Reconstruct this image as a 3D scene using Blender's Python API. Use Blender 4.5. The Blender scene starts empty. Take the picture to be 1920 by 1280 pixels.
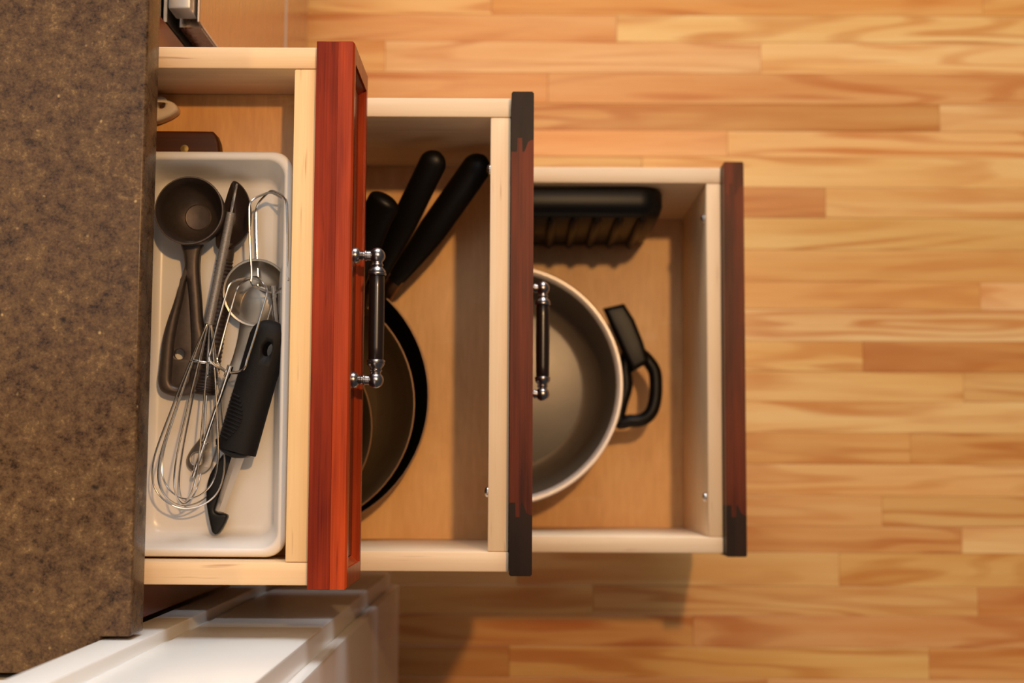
import bpy, bmesh, math, random
from mathutils import Vector, Matrix
random.seed(7)
S = bpy.context.scene
C = S.collection
PI = math.pi

# ------------------------------------------------------------------ camera, world, lights, exposure
cam_d = bpy.data.cameras.new('camera')
cam = bpy.data.objects.new('camera', cam_d)
C.objects.link(cam)
cam.location = (0.15998, -0.12086, 1.96227)
cam.rotation_euler = (0.088357, 0.003838, 0.005531)
cam_d.lens = 50.0
cam_d.sensor_width = 36.0
cam_d.clip_start = 0.02
cam_d.dof.use_dof = True
cam_d.dof.focus_distance = 1.13
cam_d.dof.aperture_fstop = 5.6
S.camera = cam

wd = bpy.data.worlds.new('world')
S.world = wd
wd.use_nodes = True
bg = wd.node_tree.nodes['Background']
bg.inputs[0].default_value = (0.92, 0.95, 1.0, 1)
bg.inputs[1].default_value = 0.06

def light(name, kind, loc, power, col, target=None, size=None, size_y=None, radius=None):
    d = bpy.data.lights.new(name, kind)
    d.energy = power
    d.color = col
    if radius is not None: d.shadow_soft_size = radius
    if size is not None:
        d.shape = 'RECTANGLE'; d.size = size; d.size_y = size_y
    o = bpy.data.objects.new(name, d)
    C.objects.link(o)
    o.location = loc
    if target is not None:
        o.rotation_euler = (Vector(target) - Vector(loc)).to_track_quat('-Z', 'Y').to_euler()
    return o

light('ceiling_lamp', 'POINT', (0.53, 0.45, 2.72), 84, (1.0, 0.57, 0.22), radius=0.035)
light('ceiling_bounce_fill', 'AREA', (-0.15, 0.75, 2.74), 10.5, (0.93, 0.975, 1.0), target=(-0.15, 0.75, 0), size=1.9, size_y=1.4)  # soft overhead fill, added to stand in for light bounced off the ceiling
light('under_cabinet_lamp', 'AREA', (-0.62, 0.05, 1.38), 2.8, (1.0, 0.72, 0.32), target=(-0.62, 0.05, 0), size=0.05, size_y=0.8)
light('window_daylight', 'AREA', (0.25, 4.2, 1.7), 215, (0.95, 0.975, 1.0), target=(0.25, 0, 0.5), size=2.4, size_y=2.6)

S.view_settings.view_transform = 'Standard'
S.view_settings.look = 'None'
S.view_settings.gamma = 1.0
S.view_settings.use_curve_mapping = False
S.view_settings.exposure = 0.0

# ------------------------------------------------------------------ materials
def srgb(r, g, b):
    f = lambda c: (c / 255 / 12.92) if c / 255 <= 0.04045 else ((c / 255 + 0.055) / 1.055) ** 2.4
    return (f(r), f(g), f(b), 1.0)

class N:
    def __init__(s, name):
        s.m = bpy.data.materials.new(name); s.m.use_nodes = True
        s.t = s.m.node_tree; s.b = s.t.nodes['Principled BSDF']
    def n(s, kind, **kw):
        x = s.t.nodes.new(kind)
        for k, v in kw.items():
            if k.startswith('i_'):
                key = k[2:]; key = int(key) if key.isdigit() else key.replace('_', ' ')
                x.inputs[key].default_value = v
            else: setattr(x, k, v)
        return x
    def l(s, a, b): s.t.links.new(a, b)
    def coord(s, scale=(1, 1, 1), rnd=False, rot=(0, 0, 0)):
        tc = s.n('ShaderNodeTexCoord'); mp = s.n('ShaderNodeMapping')
        mp.inputs['Scale'].default_value = scale; mp.inputs['Rotation'].default_value = rot
        src = tc.outputs['Object']
        if rnd:
            oi = s.n('ShaderNodeObjectInfo'); mu = s.n('ShaderNodeMath', operation='MULTIPLY'); mu.inputs[1].default_value = 37.0
            s.l(oi.outputs['Random'], mu.inputs[0])
            ad = s.n('ShaderNodeVectorMath', operation='ADD'); s.l(src, ad.inputs[0]); s.l(mu.outputs[0], ad.inputs[1]); src = ad.outputs[0]
        s.l(src, mp.inputs['Vector']); return mp.outputs[0]
    def noise(s, vec, scale=1, detail=4, rough=.55, dist=0):
        x = s.n('ShaderNodeTexNoise'); x.inputs['Scale'].default_value = scale; x.inputs['Detail'].default_value = detail
        x.inputs['Roughness'].default_value = rough; x.inputs['Distortion'].default_value = dist
        s.l(vec, x.inputs['Vector']); return x.outputs['Fac']
    def ramp(s, fac, stops):
        r = s.n('ShaderNodeValToRGB'); e = r.color_ramp.elements
        while len(e) < len(stops): e.new(0.5)
        for k, (p, c) in enumerate(stops): e[k].position = p; e[k].color = c
        s.l(fac, r.inputs[0]); return r.outputs[0]
    def mix(s, fac, a, b, mode='MIX'):
        x = s.n('ShaderNodeMix', data_type='RGBA', blend_type=mode)
        for sock, v in ((x.inputs[0], fac), (x.inputs[6], a), (x.inputs[7], b)):
            if hasattr(v, 'links'): s.l(v, sock)
            else: sock.default_value = v
        return x.outputs[2]
    def mathn(s, op, a, b=0.0):
        x = s.n('ShaderNodeMath', operation=op)
        for sock, v in ((x.inputs[0], a), (x.inputs[1], b)):
            if hasattr(v, 'links'): s.l(v, sock)
            else: sock.default_value = v
        return x.outputs[0]
    def bump(s, h, strength=.2, dist=.001):
        x = s.n('ShaderNodeBump'); x.inputs['Strength'].default_value = strength; x.inputs['Distance'].default_value = dist
        s.l(h, x.inputs['Height']); s.l(x.outputs[0], s.b.inputs['Normal'])
    def set(s, col=None, rough=.5, metal=0, spec=.5, coat=0, coat_rough=.1):
        if col is not None:
            if hasattr(col, 'links'): s.l(col, s.b.inputs['Base Color'])
            else: s.b.inputs['Base Color'].default_value = col
        if hasattr(rough, 'links'): s.l(rough, s.b.inputs['Roughness'])
        else: s.b.inputs['Roughness'].default_value = rough
        s.b.inputs['Metallic'].default_value = metal; s.b.inputs['Specular IOR Level'].default_value = spec
        s.b.inputs['Coat Weight'].default_value = coat; s.b.inputs['Coat Roughness'].default_value = coat_rough
        return s.m

def W4(v): return (v, v, v, 1)

def plain(name, rgb, rough=.5, metal=0, spec=.5, speck=.06, scale=180, bump=0.0):
    m = N(name); v = m.coord()
    n = m.noise(v, scale, 3)
    c = srgb(*rgb)
    col = m.mix(n, tuple(max(0, x * (1 - speck)) for x in c[:3]) + (1,), tuple(min(1, x * (1 + speck)) for x in c[:3]) + (1,))
    if bump: m.bump(n, bump, .0006)
    return m.set(col, rough, metal, spec)

def wood(name, light_c, dark_c, axis='y', fine=90, rough=.45, spec=.4, contrast=.5, streak=None, coat=0):
    m = N(name)
    sc = {'x': (5, 95, 95), 'y': (95, 5, 95), 'z': (95, 95, 5)}[axis]
    vb = m.coord({'x': (4, 22, 22), 'y': (30, 6, 30), 'z': (22, 22, 4)}[axis], rnd=True)
    v = m.coord(sc, rnd=True)
    n1 = m.noise(v, 1.0, 4, .5)
    sc2 = {'x': (fine * .07, fine * 6, fine * 6), 'y': (fine * 6, fine * .07, fine * 6), 'z': (fine * 6, fine * 6, fine * .07)}[axis]
    v2 = m.coord(sc2, rnd=True)
    n2 = m.noise(v2, 1.0, 3, .6)
    f = m.mathn('ADD', m.mathn('MULTIPLY', m.noise(vb, 1.0, 3, .55), .42), m.mathn('ADD', m.mathn('MULTIPLY', n1, .36), m.mathn('MULTIPLY', n2, .22)))
    a = m.ramp(f, [(0.5 - .28 / max(contrast, .05) * .5, srgb(*light_c)), (0.5 + .28 / max(contrast, .05) * .5, srgb(*dark_c))])
    if streak:
        v3 = m.coord({'x': (14, 260, 260), 'y': (260, 14, 260), 'z': (260, 260, 14)}[axis], rnd=True)
        n3 = m.ramp(m.noise(v3, 1.0, 2, .5), [(.66, W4(0)), (.76, W4(1))])
        a = m.mix(m.mathn('MULTIPLY', n3, .6), a, srgb(*streak))
    m.bump(n2, .08, .0005)
    return m.set(a, rough, 0, spec, coat, .15)

def oak_floor():
    m = N('oak_floor')
    oi = m.n('ShaderNodeObjectInfo')
    v = m.coord((1.7, 15, 1), rnd=True)
    n = m.noise(v, 1.0, 2, .45, .35)
    lines = m.mathn('SINE', m.mathn('MULTIPLY', n, 46.0))
    lines = m.ramp(m.mathn('ADD', m.mathn('MULTIPLY', lines, .5), .5), [(.45, W4(0)), (.95, W4(1))])
    v2 = m.coord((2.4, 9, 1), rnd=True)
    mask = m.ramp(m.noise(v2, 1.3, 3), [(.38, W4(.12)), (.64, W4(1))])
    v3 = m.coord((9, 420, 1), rnd=True)
    fib = m.noise(v3, 1.0, 3, .6)
    v4 = m.coord((2.2, 34, 1), rnd=True)
    br = m.noise(v4, 1.0, 4, .6)
    base = oi.outputs['Color']
    dark = m.mix(1.0, base, srgb(243, 223, 200), 'MULTIPLY')
    lite = m.mix(.12, base, srgb(238, 196, 136))
    c = m.mix(m.ramp(br, [(.32, W4(0)), (.7, W4(1))]), lite, dark)
    c = m.mix(m.mathn('MULTIPLY', m.mathn('MULTIPLY', lines, mask), .72), c, m.mix(1.0, base, srgb(208, 148, 92), 'MULTIPLY'))
    c = m.mix(m.mathn('MULTIPLY', m.ramp(fib, [(.5, W4(0)), (.8, W4(1))]), .35), c, m.mix(1.0, base, srgb(214, 158, 110), 'MULTIPLY'))
    m.bump(fib, .05, .0004)
    return m.set(c, .34, 0, .4)

def plywood(name, a, b):
    m = N(name)
    v = m.coord((7, 3.4, 5), rnd=True)
    n = m.noise(v, 1.6, 4, .55, 1.6)
    v2 = m.coord((60, 9, 60), rnd=True)
    n2 = m.noise(v2, 3.0, 3, .6)
    wv = m.noise(m.coord((3, 14, 3), rnd=True), 2.5, 2, .5, 2.5)
    f = m.mathn('ADD', m.mathn('MULTIPLY', n, .6), m.mathn('MULTIPLY', n2, .4))
    c = m.ramp(f, [(.36, srgb(*a)), (.66, srgb(*b))])
    c = m.mix(m.mathn('MULTIPLY', m.ramp(wv, [(.62, W4(0)), (.72, W4(1))]), .25), c, srgb(236, 200, 150))
    return m.set(c, .42, 0, .4)

def granite():
    m = N('granite')
    v = m.coord((1, 1, 1))
    big = m.noise(v, 34, 4, .6)
    mid = m.noise(v, 120, 5, .72)
    fine = m.noise(v, 520, 3, .65)
    f = m.mathn('ADD', m.mathn('MULTIPLY', big, .22), m.mathn('ADD', m.mathn('MULTIPLY', mid, .46), m.mathn('MULTIPLY', fine, .32)))
    c = m.ramp(f, [(.37, srgb(36, 25, 19)), (.46, srgb(76, 56, 40)), (.56, srgb(99, 76, 52)), (.67, srgb(150, 120, 82))])
    vo = m.n('ShaderNodeTexVoronoi'); vo.inputs['Scale'].default_value = 120; m.l(m.coord((1, 1, 1)), vo.inputs['Vector'])
    sp = m.ramp(vo.outputs['Distance'], [(.06, W4(1)), (.2, W4(0))])
    pick = m.ramp(m.noise(v, 48, 2), [(.60, W4(0)), (.66, W4(1))])
    c = m.mix(m.mathn('MULTIPLY', m.mathn('MULTIPLY', sp, pick), .8), c, srgb(186, 156, 110))
    vb = m.n('ShaderNodeTexVoronoi'); vb.inputs['Scale'].default_value = 62; m.l(m.coord((1, 1, 1), rot=(0, 0, .7)), vb.inputs['Vector'])
    bl = m.ramp(vb.outputs['Distance'], [(.12, W4(1)), (.24, W4(0))])
    pickb = m.ramp(m.noise(v, 31, 2), [(.60, W4(0)), (.65, W4(1))])
    c = m.mix(m.mathn('MULTIPLY', m.mathn('MULTIPLY', bl, pickb), .9), c, srgb(24, 18, 15))
    rough = m.ramp(mid, [(.3, W4(.20)), (.7, W4(.38))])
    return m.set(c, rough, 0, .16)

def brushed(name, rgb, rough=.3, aniso_scale=(4, 300, 300)):
    m = N(name)
    n = m.noise(m.coord(aniso_scale), 1.0, 2)
    r = m.ramp(n, [(.3, W4(max(.03, rough - .07))), (.7, W4(rough + .07))])
    return m.set(srgb(*rgb), r, 1.0, .5)

M = {}
M['floor'] = oak_floor()
M['sub'] = plain('subfloor', (70, 42, 22), .8)
M['granite'] = granite()
M['maple'] = wood('maple', (238, 204, 154), (216, 174, 122), 'y', 90, .45, .35, .7, (160, 104, 58))
M['maple_x'] = wood('maple_side', (240, 208, 166), (214, 174, 130), 'x', 90, .45, .35, .7, (150, 98, 58))
M['pale'] = wood('pale_maple', (250, 224, 188), (232, 196, 154), 'y', 90, .45, .35, .7, (176, 120, 80))
M['pale_x'] = wood('pale_maple_side', (250, 226, 194), (232, 198, 160), 'x', 90, .45, .35, .7, (176, 120, 80))
M['ply1'] = plywood('plywood_base', (224, 168, 100), (200, 140, 76))
M['ply'] = plywood('plywood_pale', (242, 192, 128), (222, 168, 104))
M['cherry'] = wood('cherry_dark', (160, 56, 27), (92, 26, 15), 'y', 140, .36, .10, 1.0, (70, 18, 10))
M['cherry2'] = wood('cherry_bright', (192, 74, 30), (120, 37, 17), 'y', 140, .30, .12, 1.0, (92, 25, 12), coat=.06)
M['cherry_face'] = wood('cherry_face', (78, 20, 9), (46, 11, 6), 'y', 120, .24, .5, .7, coat=.1)
M['walnut'] = wood('stained_rail', (116, 46, 24), (58, 19, 12), 'y', 150, .40, .16, 1.2)
M['endgrain'] = wood('stained_end_grain', (46, 27, 20), (20, 11, 10), 'y', 200, .42, .16, 1.0)
M['frame'] = wood('cabinet_cherry', (120, 54, 30), (86, 36, 20), 'z', 100, .35, .5, .7, coat=.2)
M['dark'] = plain('dark_recess', (30, 24, 22), .7)
M['white'] = plain('white_enamel', (236, 235, 232), .22, 0, .5, .01)
M['cream'] = plain('cream_enamel', (236, 226, 206), .35, 0, .5, .01)
M['gasket'] = plain('gasket_grey', (205, 205, 202), .6)
M['tray'] = plain('white_plastic', (226, 220, 214), .30, 0, .5, .015, 90)
M['offwhite'] = plain('ivory_plastic', (214, 196, 176), .45, 0, .5, .03)
M['blackplastic'] = plain('black_plastic', (15, 13, 13), .42, 0, .3, .1)
M['rubber'] = plain('black_rubber', (17, 14, 14), .62, 0, .22, .15, 700, .25)
M['bakelite'] = plain('black_bakelite', (11, 9, 8), .40, 0, .25, .1)
M['grip'] = wood('ebony_grip', (42, 28, 22), (22, 15, 13), 'y', 100, .28, .5, .6, coat=.3)
M['pewter'] = plain('antique_pewter', (176, 168, 166), .27, 1.0, .5, .12, 300)
M['chrome'] = plain('chrome', (214, 210, 206), .22, 1.0, .5, .02)
M['steel'] = plain('brushed_steel', (172, 164, 154), .38, 1.0, .5, .03)
M['spring'] = plain('steel_spring', (186, 178, 170), .42, .8, .5, .03)
M['darkmetal'] = plain('cast_dark_metal', (92, 80, 72), .48, .75, .5, .25, 260, .12)
M['darkspoon'] = plain('dark_brown_plastic', (52, 40, 34), .42, .1, .5, .2, 300)
M['blade'] = plain('blade_steel', (214, 212, 210), .24, 1.0, .5, .02)
M['brass'] = plain('brass', (186, 150, 84), .35, 1.0)
M['knifewood'] = wood('dark_handle_wood', (78, 38, 16), (44, 20, 9), 'x', 120, .55, .25, .9)
M['panblack'] = plain('pan_black', (16, 13, 12), .38, .2, .5, .2)
M['panmetal'] = plain('pan_bronzed_steel', (112, 92, 68), .28, .5, .5, .12, 60)
M['panrim'] = plain('pan_rim', (150, 120, 94), .35, 1.0)
M['alu'] = plain('aluminium_rim', (222, 214, 210), .36, .5)
M['potin'] = plain('pot_nonstick_grey', (116, 110, 104), .36, .35, .5, .14, 40)
M['potwall'] = plain('pot_wall_grey', (118, 106, 94), .38, .3, .5, .1, 80)
M['potbody'] = plain('pot_outer_dark', (44, 38, 34), .4, .3)
M['bake'] = plain('bakeware_black', (11, 9, 10), .42, .0, .32, .2, 200)
M['steelface'] = brushed('appliance_steel', (190, 172, 156), .24, (300, 3, 300))
M['greyplastic'] = plain('grey_handle_metal', (176, 176, 178), .38, .5)
M['blackgloss'] = plain('black_gloss', (14, 13, 13), .2)

# ------------------------------------------------------------------ mesh helpers
def new_bm(): return bmesh.new()

def box(bm, x0, x1, y0, y1, z0, z1, bev=0.0, seg=1):
    vs = [bm.verts.new((x, y, z)) for z in (z0, z1) for y in (y0, y1) for x in (x0, x1)]
    fs = [bm.faces.new([vs[i] for i in f]) for f in ((0, 2, 3, 1), (4, 5, 7, 6), (0, 1, 5, 4), (2, 6, 7, 3), (0, 4, 6, 2), (1, 3, 7, 5))]
    if bev > 0:
        es = set(e for f in fs for e in f.edges)
        bmesh.ops.bevel(bm, geom=list(es), offset=bev, segments=seg, affect='EDGES', profile=.5)
    return bm

def loft(bm, rings, cap0=True, cap1=True, closed=True):
    R = [[bm.verts.new(p) for p in r] for r in rings]
    n = len(R[0])
    for a, b in zip(R[:-1], R[1:]):
        for i in range(n if closed else n - 1):
            j = (i + 1) % n
            bm.faces.new((a[i], a[j], b[j], b[i]))
    if cap0: bm.faces.new(list(reversed(R[0])))
    if cap1: bm.faces.new(R[-1])
    return R

def catmull(pts, sub=6, closed=False):
    P = [Vector(p) for p in pts]; n = len(P); out = []
    rng = range(n) if closed else range(n - 1)
    for i in rng:
        if closed: a, b, c, d = P[(i - 1) % n], P[i], P[(i + 1) % n], P[(i + 2) % n]
        else:
            b, c = P[i], P[i + 1]
            a = P[i - 1] if i > 0 else b + (b - c)
            d = P[i + 2] if i + 2 < n else c + (c - b)
        for k in range(sub):
            t = k / sub
            out.append(0.5 * ((2 * b) + (c - a) * t + (2 * a - 5 * b + 4 * c - d) * t * t + (3 * b - a - 3 * c + d) * t ** 3))
    if not closed: out.append(P[-1])
    return out

def tube(bm, pts, r, n=8, closed=False, flat=1.0, up=None, cap=True):
    """tube along pts; r a number or a list; flat squeezes the section along the 'up' direction"""
    P = [Vector(p) for p in pts]; m = len(P); rings = []
    rr = r if isinstance(r, (list, tuple)) else [r] * m
    prev = None
    for i in range(m):
        if closed: t = P[(i + 1) % m] - P[(i - 1) % m]
        else: t = P[min(i + 1, m - 1)] - P[max(i - 1, 0)]
        if t.length < 1e-9: t = Vector((0, 0, 1))
        t.normalize()
        if up is not None: ref = Vector(up)
        elif prev is not None: ref = prev
        else: ref = Vector((0, 0, 1)) if abs(t.z) < .9 else Vector((1, 0, 0))
        u = ref - t * ref.dot(t)
        if u.length < 1e-6: u = t.orthogonal()
        u.normalize(); w = t.cross(u); prev = u
        rings.append([P[i] + (w * math.cos(2 * PI * k / n) + u * math.sin(2 * PI * k / n) * flat) * rr[i] for k in range(n)])
    if closed:
        R = [[bm.verts.new(p) for p in q] for q in rings]
        # find the twist that best closes the ring
        best = min(range(n), key=lambda s: (R[-1][0].co - R[0][s].co).length)
        for a in range(m):
            b = (a + 1) % m; off = best if b == 0 else 0
            for i in range(n):
                j = (i + 1) % n
                bm.faces.new((R[a][i], R[a][j], R[b][(j + off) % n], R[b][(i + off) % n]))
    else:
        loft(bm, rings, cap, cap)
    return bm

def lathe(bm, prof, org, axis=(0, 0, 1), n=32, cap0=False, cap1=False):
    """prof: (t along axis, radius)"""
    a = Vector(axis).normalized(); u = a.orthogonal().normalized(); w = a.cross(u); o = Vector(org)
    rings = []
    for t, r in prof:
        r = max(r, 1e-5)
        rings.append([o + a * t + (u * math.cos(2 * PI * k / n) + w * math.sin(2 * PI * k / n)) * r for k in range(n)])
    loft(bm, rings, cap0, cap1)
    return bm

def prism(bm, poly, z0, z1):
    n = len(poly)
    a = [bm.verts.new((p[0], p[1], z0)) for p in poly]; b = [bm.verts.new((p[0], p[1], z1)) for p in poly]
    for i in range(n):
        j = (i + 1) % n; bm.faces.new((a[i], a[j], b[j], b[i]))
    bm.faces.new(list(reversed(a))); bm.faces.new(b)
    bmesh.ops.recalc_face_normals(bm, faces=bm.faces)
    return bm

def rrect(x0, x1, y0, y1, r, z, n=6):
    out = []
    for cx, cy, a0 in ((x1 - r, y1 - r, 0), (x0 + r, y1 - r, PI / 2), (x0 + r, y0 + r, PI), (x1 - r, y0 + r, 3 * PI / 2)):
        for k in range(n + 1):
            a = a0 + k * PI / 2 / n
            out.append((cx + r * math.cos(a), cy + r * math.sin(a), z))
    return out

def dish(bm, outline, cz, depth, thick, rings=6):
    """spoon bowl hung from a closed outline of 3-D rim points"""
    P = [Vector(p) for p in outline]; c = sum(P, Vector()) / len(P)
    inner = []; outer = []
    for k in range(rings + 1):
        s = 1 - k / rings * .92
        d = depth * (1 - s ** 2.2)
        inner.append([c + (p - c) * s - Vector((0, 0, d)) for p in P])
        outer.append([c + (p - c) * (s + .03) - Vector((0, 0, d + thick)) for p in P])
    seq = list(reversed(outer)) + inner
    loft(bm, seq, True, True)
    bmesh.ops.recalc_face_normals(bm, faces=bm.faces)
    return bm

def plate(loops, z0, z1, bev=0.0, res=2):
    """flat plate with holes, made from closed xy loops through a filled 2-D curve"""
    cd = bpy.data.curves.new('plate', 'CURVE'); cd.dimensions = '2D'; cd.fill_mode = 'BOTH'
    for lp in loops:
        sp = cd.splines.new('POLY'); sp.points.add(len(lp) - 1)
        for k, p in enumerate(lp): sp.points[k].co = (p[0], p[1], 0, 1)
        sp.use_cyclic_u = True
    cd.extrude = max(1e-4, (z1 - z0) / 2 - bev); cd.bevel_depth = bev; cd.offset = -bev; cd.bevel_resolution = res
    ob = bpy.data.objects.new('plate', cd); C.objects.link(ob)
    dg = bpy.context.evaluated_depsgraph_get()
    me = bpy.data.meshes.new_from_object(ob.evaluated_get(dg))
    C.objects.unlink(ob); bpy.data.objects.remove(ob); bpy.data.curves.remove(cd)
    bm = bmesh.new(); bm.from_mesh(me); bpy.data.meshes.remove(me)
    for v in bm.verts: v.co.z += (z0 + z1) / 2
    bmesh.ops.remove_doubles(bm, verts=bm.verts, dist=1e-5)
    bmesh.ops.recalc_face_normals(bm, faces=bm.faces)
    return bm

def circ(c, r, n=20): return [(c[0] + r * math.cos(2 * PI * k / n), c[1] + r * math.sin(2 * PI * k / n)) for k in range(n)]

def warp(bm, f):
    for v in bm.verts: v.co = Vector(f(v.co.copy()))
    return bm

ORG = {}
def mesh_obj(name, bm, mat, parent=None, loc=(0, 0, 0), angle=38):
    me = bpy.data.meshes.new(name)
    base = Vector(ORG.get(parent.name, (0, 0, 0))) if parent else Vector(loc)
    for v in bm.verts: v.co -= base
    bm.to_mesh(me); bm.free()
    me.materials.append(mat)
    for p in me.polygons: p.use_smooth = True
    me.set_sharp_from_angle(angle=math.radians(angle))
    o = bpy.data.objects.new(name, me); C.objects.link(o)
    if parent: o.parent = parent
    else: o.location = base
    ORG[o.name] = tuple(base)
    return o
part = lambda name, bm, mat, parent, label=None, angle=38: _lab(mesh_obj(name, bm, mat, parent, angle=angle), label)
def _lab(o, label):
    if label: o['label'] = label
    return o
def tag(o, label, cat, group=None):
    o['label'] = label; o['category'] = cat
    if group: o['group'] = group
    return o
def thing(name, label, cat, loc, group=None):
    o = bpy.data.objects.new(name, None); o.empty_display_size = .05
    C.objects.link(o); o.location = loc; ORG[o.name] = tuple(loc)
    return tag(o, label, cat, group)
def single(name, bm, mat, loc, label, cat, group=None, angle=38):
    return tag(mesh_obj(name, bm, mat, None, loc, angle), label, cat, group)

# ------------------------------------------------------------------ floor
bm = new_bm(); box(bm, -0.80, 1.75, -1.19, 1.39, -0.045, -0.0165)
floor = mesh_obj('floor', bm, M['sub'], None, (0, 0, -.045)); floor['kind'] = 'structure'
TONE = {'L': (250, 203, 137), 'l': (245, 195, 126), 'm': (239, 186, 115), 'd': (231, 172, 101), 'D': (219, 153, 84)}
BY = [.72, .677, .636, .595, .556, .517, .478, .433, .389, .351, .3135, .271, .228, .183, .138, .100, .0555, .0135, -.028, -.071, -.114, -.157, -.199, -.2345, -.280, -.320, -.362, -.404, -.446, -.488, -.53, -.575, -.62]
ROWS = [
 [(-.8, .1, 'm'), (.1, 1.75, 'l')],
 [(-.8, -.1, 'l'), (-.1, .62, 'd'), (.62, 1.75, 'm')],
 [(-.8, .3, 'm'), (.3, 1.75, 'l')],
 [(-.8, -.05, 'l'), (-.05, .44, 'm'), (.44, 1.75, 'd')],
 [(-.8, .12, 'm'), (.12, .8145, 'd'), (.8145, 1.75, 'm')],
 [(-.8, -.2, 'd'), (-.2, .297, 'd'), (.297, 1.75, 'L')],
 [(-.8, -.03, 'm'), (-.03, .5, 'l'), (.5, 1.75, 'L')],
 [(-.8, .2, 'd'), (.2, 1.75, 'd')],
 [(-.8, -.04, 'm'), (-.04, .75, 'D'), (.75, 1.75, 'L')],
 [(-.8, .02, 'l'), (.02, .452, 'm'), (.452, 1.75, 'l')],
 [(-.8, .332, 'd'), (.332, 1.75, 'L')],
 [(-.8, .1, 'm'), (.1, .588, 'D'), (.588, 1.75, 'l')],
 [(-.8, .35, 'l'), (.35, .93, 'm'), (.93, 1.75, 'l')],
 [(-.8, .3, 'm'), (.3, 1.75, 'd')],
 [(-.8, .2, 'l'), (.2, .801, 'd'), (.801, 1.75, 'L')],
 [(-.8, .4, 'm'), (.4, 1.75, 'L')],
 [(-.8, .1, 'd'), (.1, .637, 'l'), (.637, 1.75, 'D')],
 [(-.8, .3, 'm'), (.3, .775, 'l'), (.775, 1.75, 'm')],
 [(-.8, .36, 'l'), (.36, 1.75, 'L')],
 [(-.8, .1, 'm'), (.1, .7, 'd'), (.7, 1.75, 'd')],
 [(-.8, .42, 'l'), (.42, 1.75, 'l')],
 [(-.8, .0, 'd'), (.0, .66, 'm'), (.66, 1.75, 'm')],
 [(-.8, .3, 'm'), (.3, .768, 'd'), (.768, 1.75, 'L')],
 [(-.8, .16, 'l'), (.16, .6, 'l'), (.6, 1.75, 'm')],
 [(-.8, .264, 'm'), (.264, .788, 'm'), (.788, 1.75, 'D')],
 [(-.8, .4, 'd'), (.4, 1.75, 'd')],
 [(-.8, .15, 'D'), (.15, .72, 'm'), (.72, 1.75, 'd')],
 [(-.8, .5, 'd'), (.5, 1.75, 'm')],
 [(-.8, .2, 'm'), (.2, 1.75, 'd')],
 [(-.8, .4, 'm'), (.4, 1.75, 'l')],
 [(-.8, .1, 'd'), (.1, 1.75, 'm')],
 [(-.8, .5, 'l'), (.5, 1.75, 'd')],
]
random.seed(21)
while BY[0] < 1.35:      # the floor runs on beyond the picture
    BY.insert(0, BY[0] + .0415); q = random.uniform(-.5, 1.4); ROWS.insert(0, [(-.8, q, random.choice('lmd')), (q, 1.75, random.choice('Llmd'))])
while BY[-1] > -1.15:
    BY.append(BY[-1] - .0415); q = random.uniform(-.5, 1.4); ROWS.append([(-.8, q, random.choice('lmd')), (q, 1.75, random.choice('Llmd'))])
for k, row in enumerate(ROWS):
    y1, y0 = BY[k], BY[k + 1]
    for (x0, x1, t) in row:
        hx, hy = (x1 - x0) / 2 - .00012, (y1 - y0) / 2 - .00012
        bm = new_bm(); box(bm, -hx, hx, -hy, hy, -.0165, 0, .0005)
        me = bpy.data.meshes.new('plank'); bm.to_mesh(me); bm.free(); me.materials.append(M['floor'])
        o = bpy.data.objects.new('plank', me); C.objects.link(o); o.parent = floor
        o.location = ((x0 + x1) / 2, (y0 + y1) / 2, .045 + random.uniform(-.00012, .00012))
        c = srgb(*[v + random.uniform(-5, 5) for v in TONE[t]]); o.color = c

# ------------------------------------------------------------------ base cabinet
cab = thing('base_cabinet', 'cherry base cabinet under the dark countertop with three drawers pulled open', 'cabinet', (-.43, 0, 0))
for s, nm in ((1, 'side_panel'), (-1, 'side_panel')):
    bm = new_bm(); y = s * .238; box(bm, -.72, -.166, y - .008, y + .008, .10, .879); part(nm, bm, M['maple_x'], cab)
bm = new_bm(); box(bm, -.735, -.72, -.246, .246, .10, .879); part('back_panel', bm, M['maple'], cab)
bm = new_bm(); box(bm, -.72, -.166, -.2295, .2295, .10, .116); part('bottom_panel', bm, M['ply'], cab)
bm = new_bm(); box(bm, -.215, -.20, -.246, .246, 0, .10); part('toe_kick', bm, M['dark'], cab)
for (y0, y1) in ((.2165, .262), (-.246, -.2165)):
    bm = new_bm(); box(bm, -.166, -.147, y0, y1, .10, .879, .001); part('face_stile', bm, M['frame'], cab)
for (z0, z1) in ((.862, .879), (.712, .748), (.424, .456), (.10, .142)):
    bm = new_bm(); box(bm, -.166, -.147, -.2165, .2165, z0, z1, .001); part('face_rail', bm, M['frame'], cab)

# ------------------------------------------------------------------ countertop
ct = [(-.735, -.2715), (-.1430, -.2715), (-.1430, -.2450), (-.1205, -.2448), (-.1205, .264), (-.735, .264)]
bm = new_bm(); prism(bm, ct, .8795, .915)
es = [e for e in bm.edges if all(v.co.z > .9 for v in e.verts) or all(v.co.x > -.121 for v in e.verts)]
bmesh.ops.bevel(bm, geom=es, offset=.0022, segments=3, affect='EDGES', profile=.5)
top = single('countertop', bm, M['granite'], (-.43, 0, .8795), 'polished dark brown speckled granite countertop with a square front edge', 'countertop')

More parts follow.
